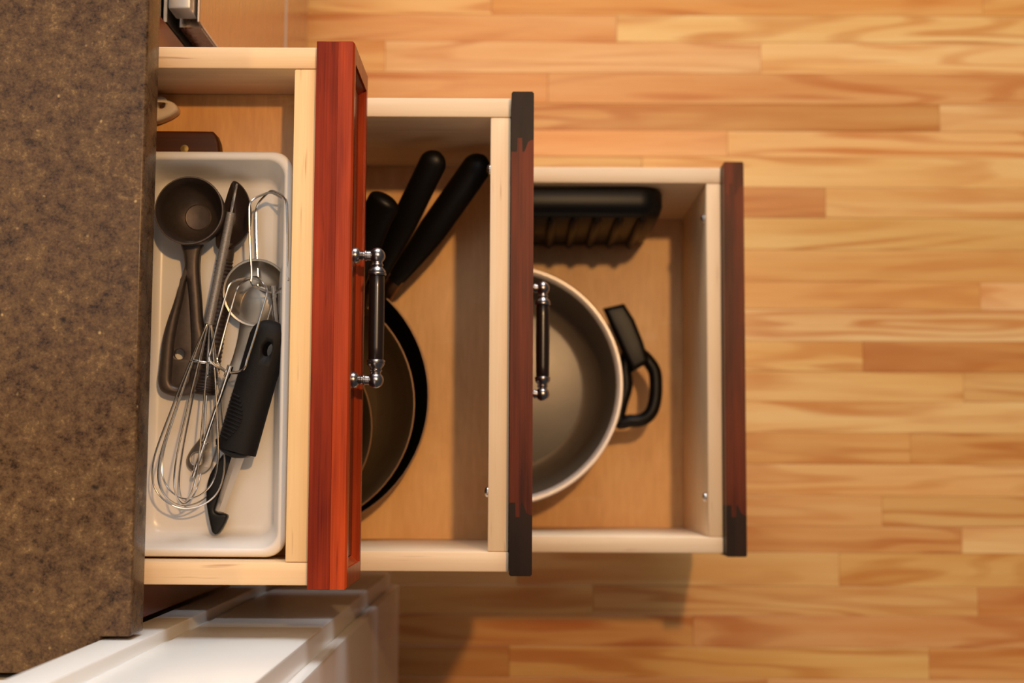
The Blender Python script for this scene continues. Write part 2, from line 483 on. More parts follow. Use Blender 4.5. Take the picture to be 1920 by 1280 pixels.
# ------------------------------------------------------------------ drawers
def drawer_box(d, xf0, xf1, ztop, zfloor, back, ply, my='maple', mx='maple_x'):
    YO, YI = .2125, .195
    for s in (1, -1):
        bm = new_bm(); y0, y1 = sorted((s * YO, s * YI)); box(bm, back, xf1, y0, y1, zfloor - .012, ztop, .0012, 2); part('side_panel', bm, M[mx], d)
    bm = new_bm(); box(bm, xf0, xf1 - .0002, -YI + .0002, YI - .0002, zfloor - .012, ztop - .0004, .0012, 2); part('box_front', bm, M[my], d)
    bm = new_bm(); box(bm, back, back + .014, -YI + .0002, YI - .0002, zfloor - .006, ztop - .008, .001); part('back_panel', bm, M[my], d)
    bm = new_bm(); box(bm, back + .0142, xf0 - .0002, -YI + .0002, YI - .0002, zfloor - .007, zfloor); part('bottom_panel', bm, ply, d)

def pull(d, xbase, xball, zc, yc=.0004):
    L = xball - xbase
    h = None
    for s in (1, -1):
        bm = new_bm()
        y = yc + s * .0510
        o = (xbase, y, zc)
        lathe(bm, [(0, 0), (0, .0066), (.0008, .0072), (.0014, .0066), (.003, .0067), (.0052, .006), (.0064, .0046), (.0072, .0034), (.0082, .0044), (.0088, .0034), (.0100, .0030), (.0108, .0046), (.0116, .0046), (.0122, .004), (L, .004)], o, (1, 0, 0), 20)
        ball = (xball, y, zc); r = .0067
        lathe(bm, [(r * math.cos(PI * k / 12), r * math.sin(PI * k / 12)) for k in range(12, -1, -1)], ball, (0, -s, 0), 20)
        lathe(bm, [(.004, .0042), (.0064, .0044), (.0072, .0052), (.0080, .0053), (.0088, .0044), (.0098, .005), (.0112, .0064), (.0128, .0072), (.0136, .0074), (.0140, .0070), (.0146, .0076), (.0156, .0077), (.0164, .0072), (.0164, 0)], ball, (0, -s, 0), 20)
        bmesh.ops.recalc_face_normals(bm, faces=bm.faces)
        if h is None: h = part('pull_handle', bm, M['pewter'], d, 'pewter drawer pull with ball ends')
        else: part('handle_post', bm, M['pewter'], h)
    bm = new_bm()
    y0, y1 = yc - .0348, yc + .0348
    lathe(bm, [(0, .0058), (.001, .0063), (.010, .0064), (.0348, .0066), (.0596, .0064), (.0686, .0063), (.0696, .0058)], (xball, y0, zc), (0, 1, 0), 24, True, True)
    part('grip', bm, M['grip'], h, 'black turned grip')

def screw(d, x, y, z):
    bm = new_bm()
    lathe(bm, [(0, .0050), (.0012, .0050), (.0026, .0040), (.0034, .0018), (.0035, 0)], (x, y, z), (-1, 0, 0), 14)
    bmesh.ops.recalc_face_normals(bm, faces=bm.faces)
    part('screw', bm, M['chrome'], d, 'bright screw head')

def ring_frame(bm, x0, x1, y0, y1, z0, z1, wy, wz, chamfer):
    """framed front: outer block with an opening that steps inwards by a moulding"""
    def rect(x, a, b, c, e): return [(x, a, c), (x, b, c), (x, b, e), (x, a, e)]
    b = .0016
    loft(bm, [rect(x0, y0 + wy, y1 - wy, z0 + wz, z1 - wz), rect(x0, y0, y1, z0, z1), rect(x1 - b, y0, y1, z0, z1), rect(x1, y0 + b, y1 - b, z0 + b, z1 - b),
              rect(x1, y0 + wy - chamfer, y1 - wy + chamfer, z0 + wz - chamfer, z1 - wz + chamfer), rect(x1 - .002, y0 + wy - chamfer, y1 - wy + chamfer, z0 + wz - chamfer, z1 - wz + chamfer),
              rect(x1 - .0062, y0 + wy, y1 - wy, z0 + wz, z1 - wz), rect(x0, y0 + wy, y1 - wy, z0 + wz, z1 - wz)], False, False)
    bmesh.ops.recalc_face_normals(bm, faces=bm.faces)

# top drawer
d1 = thing('drawer', 'top drawer with glossy red cherry front, holding the white tray of utensils', 'drawer', (-.2, 0, .755), 'open kitchen drawers')
drawer_box(d1, -.0195, -.0013, .852, .772, -.50, M['ply1'])
bm = new_bm(); box(bm, -.001, .0163, -.215, .215, .7606, .86, .0003); part('front_backing', bm, M['cherry'], d1)
bm = new_bm(); ring_frame(bm, .01635, .0293, -.215, .215, .7606, .86, .021, .014, .005); part('front_frame', bm, M['cherry2'], d1)
bm = new_bm(); box(bm, .0165, .0232, -.1935, .1935, .7750, .8455, .0004); part('center_panel', bm, M['cherry_face'], d1)
pull(d1, .0235, .0442, .807)

# middle and bottom drawers: stile and rail fronts, dark end grain on the stiles
def framed_front(d, x0, x1, z0, z1, stile_in_top, stile_in_bot, rail_h, top_mat='endgrain'):
    t = x1 - x0
    # joint outlines in plan (x across the thickness), coped tongue of the rail running into the stile
    def joint(s, yb):     # s=+1 top end, -1 bottom end ; yb where the shoulder is
        q = [(0, 0), (.26, 0), (.28, .0125), (.48, .0125), (.50, 0), (.58, 0), (.66, .004), (.74, .0085), (.86, .0105), (1, .0108)]
        return [(x0 + u * t, yb + s * v) for u, v in q]
    jt = joint(1, stile_in_top); jb = joint(-1, stile_in_bot)
    bm = new_bm(); prism(bm, jt + [(x1, .2135), (x1 - .0015, .215), (x0 + .0015, .215), (x0, .2135)], z0, z1); part('front_stile', bm, M[top_mat], d, None, 20)
    bm = new_bm(); prism(bm, list(reversed(jb)) + [(x0, -.2135), (x0 + .0015, -.215), (x1 - .0015, -.215), (x1, -.2135)], z0, z1); part('front_stile', bm, M['endgrain'], d, 'dark end grain', 20)
    for (a, b) in ((z1 - rail_h, z1 - .0002), (z0 + .0002, z0 + rail_h)):
        bm = new_bm(); prism(bm, jb[::1] + list(reversed(jt)), a, b); part('front_rail', bm, M['walnut'], d, None, 20)
    bm = new_bm(); box(bm, x0 + .003, x0 + .0118, stile_in_bot + .001, stile_in_top - .001, z0 + rail_h, z1 - rail_h); part('center_panel', bm, M['walnut'], d)

d2 = thing('drawer.001', 'middle drawer with frying pans inside and a thin dark brown front', 'drawer', (-.1, 0, .457), 'open kitchen drawers')
drawer_box(d2, .134, .1526, .697, .482, -.36, M['ply'], 'pale', 'pale_x')
framed_front(d2, .1529, .1731, .457, .711, .1605, -.1515, .045)
pull(d2, .1648, .1836, .600)
for y, z in (((0.13272, -0.14278, 0.68100)[1], .681), ((0.13308, 0.15012, 0.68100)[1], .681)): screw(d2, .134, y, z)

d3 = thing('drawer.002', 'bottom drawer pulled out furthest, holding the grey pot and ribbed baking pan', 'drawer', (.1, 0, .148), 'open kitchen drawers')
drawer_box(d3, .368, .3843, .402, .17, -.12, M['ply'], 'pale', 'pale_x')
framed_front(d3, .3846, .4066, .148, .422, .178, -.160, .05, 'walnut')
for y, z in (((0.36666, -0.15240, 0.38200)[1], .382), ((0.36745, 0.15855, 0.38200)[1], .382)): screw(d3, .368, y, z)

# ------------------------------------------------------------------ refrigerator and range beside the cabinet
fr = thing('refrigerator', 'white refrigerator standing at the end of the granite countertop', 'refrigerator', (-.3, -.6, 0))
bm = new_bm(); box(bm, -.80, -.1505, -1.0, -.2765, .02, 1.72, .006, 2); part('case', bm, M['cream'], fr)
bm = new_bm(); box(bm, -.1445, -.1132, -1.0, -.2475, .07, 1.72, .002, 2); part('door_frame', bm, M['white'], fr)
bm = new_bm(); box(bm, -.1131, -.1076, -.99, -.2570, .08, 1.71); part('door_gasket', bm, M['gasket'], fr)
bm = new_bm(); box(bm, -.1075, -.002, -.9995, -.2545, .115, 1.715, .0022, 2); part('door', bm, M['white'], fr)
bm = new_bm(); box(bm, -.0018, .009, -.9995, -.272, .115, 1.715, .0025, 2); part('door_front', bm, M['white'], fr)
bm = new_bm(); box(bm, -.13, -.045, -.99, -.285, .0, .115); part('toe_grille', bm, M['dark'], fr)

rg = thing('range_oven', 'steel fronted range beyond the far side of the drawers, only a corner showing', 'range', (-.3, .65, 0))
bm = new_bm(); box(bm, -.72, -.158, .271, 1.03, .09, .86); part('body', bm, M['blackgloss'], rg)
bm = new_bm(); box(bm, -.70, -.2, .29, 1.01, 0, .09); part('plinth', bm, M['dark'], rg)
bm = new_bm(); box(bm, -.1565, -.1535, .2715, 1.03, .29, .73); part('door_gasket', bm, M['steel'], rg)
bm = new_bm(); box(bm, -.147, -.1262, .2715, 1.03, .29, .712, .0008); part('oven_door', bm, M['steelface'], rg)
bm = new_bm(); box(bm, -.1262, -.1235, .2705, 1.03, .285, .733, .0006); part('door_front_trim', bm, M['steelface'], rg)
bm = new_bm(); box(bm, -.1555, -.1235, .2712, 1.03, .274, .2845); part('drawer_gap_trim', bm, M['gasket'], rg)
bm = new_bm(); box(bm, -.152, -.1245, .2712, 1.03, .10, .272, .0008); part('storage_drawer', bm, M['steelface'], rg)
bm = new_bm(); box(bm, -.1475, -.1278, .2765, 1.03, .722, .752, .0018, 2); part('oven_handle', bm, M['greyplastic'], rg, 'pale grey square handle bar')
bm = new_bm(); box(bm, -.1465, -.130, .285, 1.02, .712, .7225); part('handle_mount', bm, M['dark'], rg)

# ------------------------------------------------------------------ tray and utensils
bm = new_bm()
tx0, tx1, ty0, ty1 = -.162, -.0248, -.1934, .1357
def tr(i, z, r): return rrect(tx0 + i, tx1 - i, ty0 + i, ty1 - i, r, z, 7)
loft(bm, [tr(.018, .7726, .010), tr(.0145, .7732, .012), tr(.012, .777, .013), tr(.0050, .8135, .015), tr(.0006, .8135, .0155), tr(0, .8145, .016), tr(.0005, .8168, .016), tr(.0018, .818, .0155), tr(.0052, .818, .0145),
          tr(.0066, .8172, .014), tr(.0074, .8155, .0138), tr(.0155, .7835, .012), tr(.0168, .7795, .0115), tr(.0195, .7770, .0105), tr(.023, .7762, .009)])
bmesh.ops.recalc_face_normals(bm, faces=bm.faces)
single('utensil_tray', bm, M['tray'], (-.09, -.03, .7726), 'white plastic tray lying in the top drawer under the utensils', 'tray', angle=50)

def xy(p): return (p[0], p[1])
def wl(pts, sub=5, closed=True): return catmull(pts, sub, closed)

# grey scoop
sc_ = thing('serving_scoop', 'dull grey cast metal scoop with round bowl and looped handle', 'scoop', (-.11, .05, .7765))
bm = new_bm(); c = (-0.10968, 0.08701, 0.81500); R_ = .0284
lathe(bm, [(-.0368, 0), (-.0368, .010), (-.034, .0165), (-.026, .0235), (-.014, .0275), (-.001, R_), (0, R_ - .0004), (0, R_ - .0012), (-.002, R_ - .0022), (-.014, .0255), (-.025, .0215), (-.0322, .0145), (-.0340, .0112), (-.0334, .0103), (-.0336, .0094), (-.0340, 0)], c, (0, 0, 1), 48)
bmesh.ops.recalc_face_normals(bm, faces=bm.faces)
part('bowl', bm, M['darkmetal'], sc_)
out = [(-0.11840, 0.06303, 0.80500), (-0.11681, 0.05285, 0.80500), (-0.11611, 0.04268, 0.80500), (-0.11914, 0.03221, 0.80400), (-0.12483, 0.01345, 0.80200), (-0.13057, -0.00355, 0.80000), (-0.13415, -0.01924, 0.79800), (-0.13593, -0.03670, 0.79600), (-0.13737, -0.05065, 0.79400), (-0.13474, -0.05937, 0.79300), (-0.12697, -0.06323, 0.79200), (-0.11816, -0.06362, 0.79200), (-0.10832, -0.06099, 0.79300), (-0.10217, -0.05178, 0.79400), (-0.09947, -0.03650, 0.79600), (-0.09859, -0.01906, 0.79800), (-0.10115, -0.00384, 0.80000), (-0.10251, 0.01577, 0.80200), (-0.10380, 0.03228, 0.80400), (-0.10427, 0.04274, 0.80500), (-0.10365, 0.05292, 0.80500), (-0.10259, 0.06311, 0.80500)]
inn = [(-0.11436, 0.03188, 0.80000), (-0.11707, 0.01770, 0.80000), (-0.12140, -0.00174, 0.80000), (-0.12444, -0.01937, 0.80000), (-0.12604, -0.04132, 0.80000), (-0.12620, -0.05183, 0.80000), (-0.12259, -0.05575, 0.80000), (-0.11649, -0.05528, 0.80000), (-0.11179, -0.05088, 0.80000), (-0.11040, -0.03686, 0.80000), (-0.10997, -0.01929, 0.80000), (-0.11086, -0.00169, 0.80000), (-0.11224, 0.01773, 0.80000)]
o2 = wl(out); i2 = wl(inn)
tilt = lambda p: (p.x, p.y, p.z + (p.y - .07) * .085 + .004)
bm = warp(plate([o2, i2], .786, .800, .004, 3), tilt); part('handle_rim', bm, M['darkmetal'], sc_)
hole = circ((-0.12059, -0.02889, 0.79300), .0045)
i3 = [Vector(i2[0]).lerp(Vector(p), 1) for p in i2]
ic = sum((Vector(p) for p in i2), Vector()) / len(i2)
i3 = [ic + (Vector(p) - ic) * 1.06 for p in i2]
bm = warp(plate([i3, hole], .7885, .7945, .0006), tilt); part('handle_web', bm, M['darkmetal'], sc_)

# brown ridged serving spoon
ss = thing('serving_spoon', 'dark brown spoon with bead-edged handle, lying beneath the whisk handle', 'spoon', (-.085, .03, .777))
rim = [(-0.07725, 0.11468, 0.79700), (-0.07050, 0.11022, 0.79700), (-0.06498, 0.10127, 0.79700), (-0.06250, 0.08917, 0.79700), (-0.06311, 0.07664, 0.79700), (-0.06778, 0.06768, 0.79700), (-0.07534, 0.06111, 0.79600), (-0.08256, 0.05811, 0.79500), (-0.08809, 0.05868, 0.79400), (-0.09149, 0.06240, 0.79300), (-0.09147, 0.07030, 0.79400), (-0.08886, 0.08134, 0.79500), (-0.08498, 0.09463, 0.79600), (-0.08068, 0.10927, 0.79700)]
bm = new_bm(); dish(bm, wl(rim, 4), .797, .013, .0018, 7); part('bowl', bm, M['darkspoon'], ss)
pth = catmull([(-0.08215, 0.06442, 0.78900), (-0.08565, 0.04450, 0.78700), (-0.08875, 0.01772, 0.78620), (-0.09255, -0.00908, 0.78620), (-0.09590, -0.03577, 0.78620), (-0.09936, -0.05704, 0.78620), (-0.10015, -0.06278, 0.78600)], 30)
rad = []
for k in range(len(pth)):
    t = k / (len(pth) - 1)
    r = .0062 + .0030 * min(1, t * 1.8)
    if t > .95: r *= math.sqrt(max(.02, 1 - ((t - .95) / .05) ** 2))
    rad.append(r + (.00045 * math.sin(k * PI / 2.0 + .4) if .12 < t < .9 else 0))
bm = new_bm(); tube(bm, pth, rad, 16, flat=.85, up=(0, 0, 1)); part('handle', bm, M['darkspoon'], ss)

# metal ladle
ld = thing('ladle', 'steel ladle with shallow round cup, lying under the two beaters', 'ladle', (-.06, -.03, .7768))
lc = Vector((-0.05683, 0.02190, 0.79350)); lr = .0270
def lrim(r, z): return [(lc.x + r * math.cos(2 * PI * k / 44), lc.y + r * math.sin(2 * PI * k / 44), z + .0035 * math.sin(2 * PI * k / 44)) for k in range(44)]
bm = new_bm()
loft(bm, [lrim(.011, .7778), lrim(.018, .7790), lrim(.0235, .7835), lrim(.0262, .7885), lrim(.0277, .7932), lrim(.0282, .7942), lrim(.0277, .7947), lrim(.0262, .7942), lrim(.0245, .7900), lrim(.021, .7845), lrim(.016, .7808), lrim(.010, .7797)])
bmesh.ops.recalc_face_normals(bm, faces=bm.faces); part('cup', bm, M['steel'], ld)
ho = [(-0.05716, 0.02813, 0.79000), (-0.06682, 0.02407, 0.79000), (-0.07149, 0.01468, 0.79000), (-0.07256, 0.00310, 0.79000), (-0.07199, -0.00223, 0.79000), (-0.07352, -0.01290, 0.79000), (-0.07718, -0.02710, 0.79000), (-0.08188, -0.04107, 0.78700), (-0.08781, -0.05996, 0.78400), (-0.09435, -0.08203, 0.78200), (-0.10307, -0.09663, 0.78100), (-0.11144, -0.10725, 0.78000), (-0.11522, -0.11521, 0.78000), (-0.11418, -0.12137, 0.78000), (-0.10876, -0.12575, 0.78000), (-0.10076, -0.12702, 0.78000), (-0.09467, -0.12303, 0.78000), (-0.09219, -0.11597, 0.78000), (-0.08789, -0.10185, 0.78100), (-0.08091, -0.07979, 0.78300), (-0.07477, -0.05994, 0.78500), (-0.06928, -0.04196, 0.78800), (-0.06479, -0.02792, 0.79000), (-0.06147, -0.01816, 0.79000), (-0.05640, -0.00748, 0.79000), (-0.04860, 0.00056, 0.79000), (-0.04434, 0.00858, 0.79000), (-0.04456, 0.01927, 0.79000), (-0.04913, 0.02594, 0.79000)]
hl = circ((-0.10548, -0.11516, 0.78000), .0056)
hol = wl(ho, 4)
def lw(p):
    t = max(0, min(1, (p.y + .035) / .055)); t = t * t * (3 - 2 * t)
    dx = p.x - (-.0545 + (p.y - .01) * .35)
    return (p.x, p.y, p.z + t * .0085 - min(.003, dx * dx * 9))
bm = plate([hol, hl], .7790, .7812, .0009, 2)
bmesh.ops.triangulate(bm, faces=[f for f in bm.faces if len(f.verts) > 4]); bmesh.ops.subdivide_edges(bm, edges=[e for e in bm.edges if e.calc_length() > .008], cuts=2)
bmesh.ops.triangulate(bm, faces=[f for f in bm.faces if len(f.verts) > 4])
warp(bm, lw); part('handle', bm, M['steel'], ld, angle=60)

# whisk
wk = thing('whisk', 'balloon whisk of steel wire with coiled spring handle', 'whisk', (-.095, -.04, .777))
a = Vector((-0.07702, 0.08658, 0.80600)); b = Vector((-0.09301, -0.00573, 0.80600))
n = 420; pts = [a.lerp(b, k / n) for k in range(n + 1)]
bm = new_bm(); tube(bm, pts, [.0037 + .00028 * math.sin(k * 2 * PI / 5.0) for k in range(n + 1)], 14); part('handle', bm, M['spring'], wk, 'coiled wire handle', 60)
ax = (b - a).normalized()
bm = new_bm()
lp = [a + ax * .006 + Vector((0, 0, .0015)), a - ax * .004 + Vector((0, 0, .0022)), a - ax * .014 + Vector((.0004, 0, .0034)), a - ax * .0225 + Vector((.0004, 0, .0018)), a - ax * .0240 + Vector((0, 0, -.001)), a - ax * .0205 + Vector((-.0004, 0, -.0038)), a - ax * .012 + Vector((-.0004, 0, -.0040)), a - ax * .004 + Vector((0, 0, -.0022)), a + ax * .006 + Vector((0, 0, -.0015))]
tube(bm, catmull(lp, 6), .0008, 8); part('hanging_loop', bm, M['chrome'], wk)
e = Vector((-0.11018, -0.15529, 0.80650)); L = (e - b).length; wx = (e - b).normalized()
side = wx.cross(Vector((0, 0, 1))).normalized(); upv = side.cross(wx).normalized()
prof = [(0, .0022), (.1, .0062), (.2, .0102), (.35, .0158), (.5, .0208), (.63, .0252), (.74, .0280), (.83, .0280), (.90, .0250), (.955, .0180), (.988, .0090), (1, 0)]
for k in range(5):
    ang = PI * k / 5 + .16; dr = side * math.cos(ang) + upv * math.sin(ang)
    Lk = L * (1 - .022 * k * .6); q = 1 - .02 * (k % 2)
    half = [b + wx * (s * Lk) + dr * (r * q) for s, r in prof]
    other = [b + wx * (s * Lk) - dr * (r * q) for s, r in reversed(prof[:-1])]
    path = catmull([b - wx * .004 + dr * .002] + half + other + [b - wx * .004 - dr * .002], 5)
    bm = new_bm(); tube(bm, path, .00072, 8); part('wire_loop', bm, M['chrome'], wk)
rc = b + wx * (L * .208); rp = [rc + (side * math.cos(2 * PI * k / 30) + upv * math.sin(2 * PI * k / 30)) * .0108 for k in range(30)]
bm = new_bm(); tube(bm, rp, .0007, 7, True); part('wire_ring', bm, M['chrome'], wk)

# mixer beaters
def beater(name, label, tip, hub, end, half, collar, grp='hand mixer beaters', rot=0.0):
    tip, hub, end = Vector(tip), Vector(hub), Vector(end)
    t = thing(name, label, 'beater', tuple(hub), grp)
    axv = (tip - hub).normalized(); L = (tip - hub).length
    sd = axv.cross(Vector((0, 0, 1))).normalized(); up = sd.cross(axv).normalized()
    pr = [(0.0, .0024), (.012, .006), (.045, .0165), (.09, .0212), (.18, half * 1.34), (.45, half * 1.40), (.76, half * 1.41), (.86, half * 1.36), (.915, half * 1.12), (.965, half * .6), (1.0, 0)]
    for k in range(2):
        ang = PI / 4 + k * PI / 2 + rot; dr = sd * math.cos(ang) + up * math.sin(ang); lift = -.0014 * k
        A = [hub + axv * (s * (L + lift)) + dr * r for s, r in pr]; B = [hub + axv * (s * (L + lift)) - dr * r for s, r in reversed(pr[:-1])]
        bm = new_bm(); tube(bm, catmull(A + B, 6), .00098, 8); part('wire_loop', bm, M['chrome'], t)
    sv = (end - hub); Ls = sv.length
    bm = new_bm()
    prof = [(-.006, .0008), (-.006, .0026), (.004, .0028), (.0042, .0021), (Ls * collar - .001, .0021), (Ls * collar - .0008, .0034), (Ls * collar + .0008, .0034), (Ls * collar + .001, .0019), (Ls - .008, .0019), (Ls - .0078, .0012), (Ls - .0058, .0012), (Ls - .0056, .0019), (Ls - .001, .0018), (Ls, .0008)]
    lathe(bm, prof, hub, sv, 14, True, True); bmesh.ops.recalc_face_normals(bm, faces=bm.faces)
    part('shaft', bm, M['chrome'], t)
    return t
beater('mixer_beater', 'chrome mixer beater with upright cage beside the maple drawer front wall', (-0.04488, 0.10547, 0.80350), (-0.04165, 0.02093, 0.80200), (-0.03340, -0.08792, 0.78300), .0155, .80)
beater('mixer_beater.001', 'chrome mixer beater with its cage over the ladle and shaft through the whisk', (-0.05467, 0.03318, 0.80900), (-0.07566, -0.04513, 0.80850), (-0.10714, -0.13052, 0.78850), .0160, .66)

# peeler
pl = thing('vegetable_peeler', 'swivel peeler with fat black rubber handle', 'peeler', (-.065, -.09, .777))
g0 = Vector((-0.03962, -0.00264, 0.80850)); g1 = Vector((-0.06829, -0.10907, 0.80550)); gd = (g1 - g0); gl = gd.length; gd.normalize()
gs = Vector((0, 0, 1)).cross(gd).normalized(); gu = gd.cross(gs).normalized()
if gs.x > 0: gs = -gs
if gu.z < 0: gu = -gu
def grip_hw(t): return (.0149 + .0007 * t) * (math.sqrt(max(0, 1 - ((.13 - t) / .13) ** 2)) if t < .13 else 1.0) + .0006
def grip_pt(t, lat, lift=0.0):
    hw = grip_hw(t); ht = hw * .78
    return g0 + gd * (gl * t) + gs * lat + gu * (ht * (max(0, 1 - abs(lat / hw) ** 2.4)) ** (1 / 2.4) + lift)
rings = []
for t in [0, .006, .02, .045, .08, .13, .2, .35, .5, .65, .8, .92, 1.0]:
    hw = grip_hw(t); ht = hw * .78; ring = []
    for k in range(36):
        ca, sa = math.cos(2 * PI * k / 36), math.sin(2 * PI * k / 36)
        ring.append(g0 + gd * (gl * t) + gs * (hw * math.copysign(abs(ca) ** .83, ca)) + gu * (ht * math.copysign(abs(sa) ** .83, sa)))
    rings.append(ring)
bm = new_bm(); loft(bm, rings); bmesh.ops.recalc_face_normals(bm, faces=bm.faces)
gripo = part('grip', bm, M['rubber'], pl, None, 50)
# the oval hanging hole, cut right through the grip
bm = new_bm(); hc = g0 + gd * (gl * .215) - gs * .0035
loft(bm, [[hc + gd * (.0062 * math.cos(2 * PI * k / 24)) + gs * (.0042 * math.sin(2 * PI * k / 24)) + gu * q for k in range(24)] for q in (-.03, .03)])
bmesh.ops.recalc_face_normals(bm, faces=bm.faces)
cut = mesh_obj('cutter', bm, M['rubber'], pl)
md = gripo.modifiers.new('hole', 'BOOLEAN'); md.operation = 'DIFFERENCE'; md.object = cut; md.solver = 'EXACT'
dg = bpy.context.evaluated_depsgraph_get(); me = bpy.data.meshes.new_from_object(gripo.evaluated_get(dg))
gripo.modifiers.clear(); gripo.data = me; bpy.data.objects.remove(cut)
bm = new_bm()
for k in range(12):
    t = .60 + .0285 * k
    w0 = -.0006 + .0095 * (1 - math.sin(PI * (k + 1) / 13))
    tube(bm, [grip_pt(t + .012 * (q / 6) ** 2, .0146 - (.0140 - w0) * q / 6, .0002) for q in range(7)], .0009, 6)
part('grip_fins', bm, M['rubber'], pl)
co = [(-0.08398, -0.09868, 0.80000), (-0.07423, -0.10600, 0.80000), (-0.06415, -0.10899, 0.80000), (-0.05505, -0.10720, 0.80000), (-0.05713, -0.11155, 0.80000), (-0.06099, -0.11417, 0.80000), (-0.07056, -0.11422, 0.80000), (-0.07893, -0.10993, 0.80000), (-0.08385, -0.10432, 0.80000)]
bm = plate([wl(co, 3)], .7915, .8125, .004, 3); part('collar', bm, M['blackplastic'], pl)
fo = [(-0.07969, -0.10896, 0.79000), (-0.07260, -0.11198, 0.79000), (-0.07627, -0.12379, 0.79000), (-0.08244, -0.14126, 0.79000), (-0.08733, -0.15650, 0.79000), (-0.08420, -0.15952, 0.79000), (-0.08026, -0.15950, 0.79000), (-0.07716, -0.16122, 0.79000), (-0.07794, -0.16513, 0.79000), (-0.08129, -0.17165, 0.79000), (-0.08554, -0.17643, 0.79000), (-0.08907, -0.17516, 0.79000), (-0.09095, -0.16953, 0.79000), (-0.09340, -0.15871, 0.79000), (-0.09498, -0.14785, 0.79000), (-0.09439, -0.13610, 0.79000), (-0.09072, -0.12474, 0.79000)]
bm = plate([wl(fo, 4)], .7840, .7930, .0022, 3); part('arm', bm, M['blackplastic'], pl)
A0, A1, A2 = Vector((-0.07408, -0.11378, 0.79550)), Vector((-0.06873, -0.11378, 0.80050)), Vector((-0.06436, -0.11413, 0.79150))
B0, B1, B2 = Vector((-0.08766, -0.15686, 0.79250)), Vector((-0.08320, -0.15800, 0.79700)), Vector((-0.08059, -0.15868, 0.78850))
bm = new_bm(); th = Vector((0, 0, -.0009))
sec = lambda p, q, r: [p, q, r, r + th, q + th, p + th]
loft(bm, [[Vector(u).lerp(Vector(v), t) for u, v in zip(sec(A0, A1, A2), sec(B0, B1, B2))] for t in (0, .25, .5, .75, 1)])
bmesh.ops.recalc_face_normals(bm, faces=bm.faces)
part('blade', bm, M['blade'], pl, 'bright steel swivel blade', 20)

# white plastic handle and knife handle behind the tray
wo = [(-0.12834, 0.17838, 0.78900), (-0.13025, 0.18294, 0.78900), (-0.13528, 0.18612, 0.78900), (-0.14250, 0.18746, 0.78900), (-0.15597, 0.18694, 0.78900), (-0.17615, 0.18548, 0.78900), (-0.19181, 0.18312, 0.78900), (-0.19342, 0.17717, 0.78900), (-0.18920, 0.17125, 0.78900), (-0.16889, 0.16769, 0.78900), (-0.14870, 0.16778, 0.78900), (-0.13846, 0.17103, 0.78900), (-0.13183, 0.17471, 0.78900)]
bm = plate([wl(wo, 4), circ((-0.14283, 0.18288, 0.78900), .0034)], .7790, .7925, .003, 3)
tag(mesh_obj('plastic_utensil', bm, M['offwhite'], None, (-.145, .17, .7722)), 'ivory plastic handle end with a round hanging hole, in the top drawer corner', 'utensil')
bpy.data.objects['plastic_utensil'].data.transform(Matrix.Translation((0, 0, -.0066)))
kn = thing('knife', 'dark wooden knife handle lying beside the white tray rim', 'knife', (-.14, .14, .7722))
ko = [(-0.09755, 0.15914, 0.78800), (-0.09480, 0.15642, 0.78800), (-0.09241, 0.15051, 0.78800), (-0.09108, 0.14141, 0.78800), (-0.09159, 0.13459, 0.78800), (-0.10321, 0.13363, 0.78800), (-0.12338, 0.13444, 0.78800), (-0.15474, 0.13429, 0.78800), (-0.18607, 0.13324, 0.78800), (-0.18831, 0.14778, 0.78800), (-0.18774, 0.15827, 0.78800), (-0.16443, 0.15929, 0.78800), (-0.13301, 0.15943, 0.78800), (-0.10608, 0.15933, 0.78800)]
bm = plate([[xy(p) for p in ko]], .7724, .7890, .0028, 3); part('handle', bm, M['knifewood'], kn)
bm = new_bm(); p = (-0.12070, 0.14377, 0.78900); lathe(bm, [(0, .0036), (.0006, .0034), (.0008, 0)], (p[0], p[1], .7888), (0, 0, 1), 16); part('rivet', bm, M['brass'], kn, 'brass rivet')

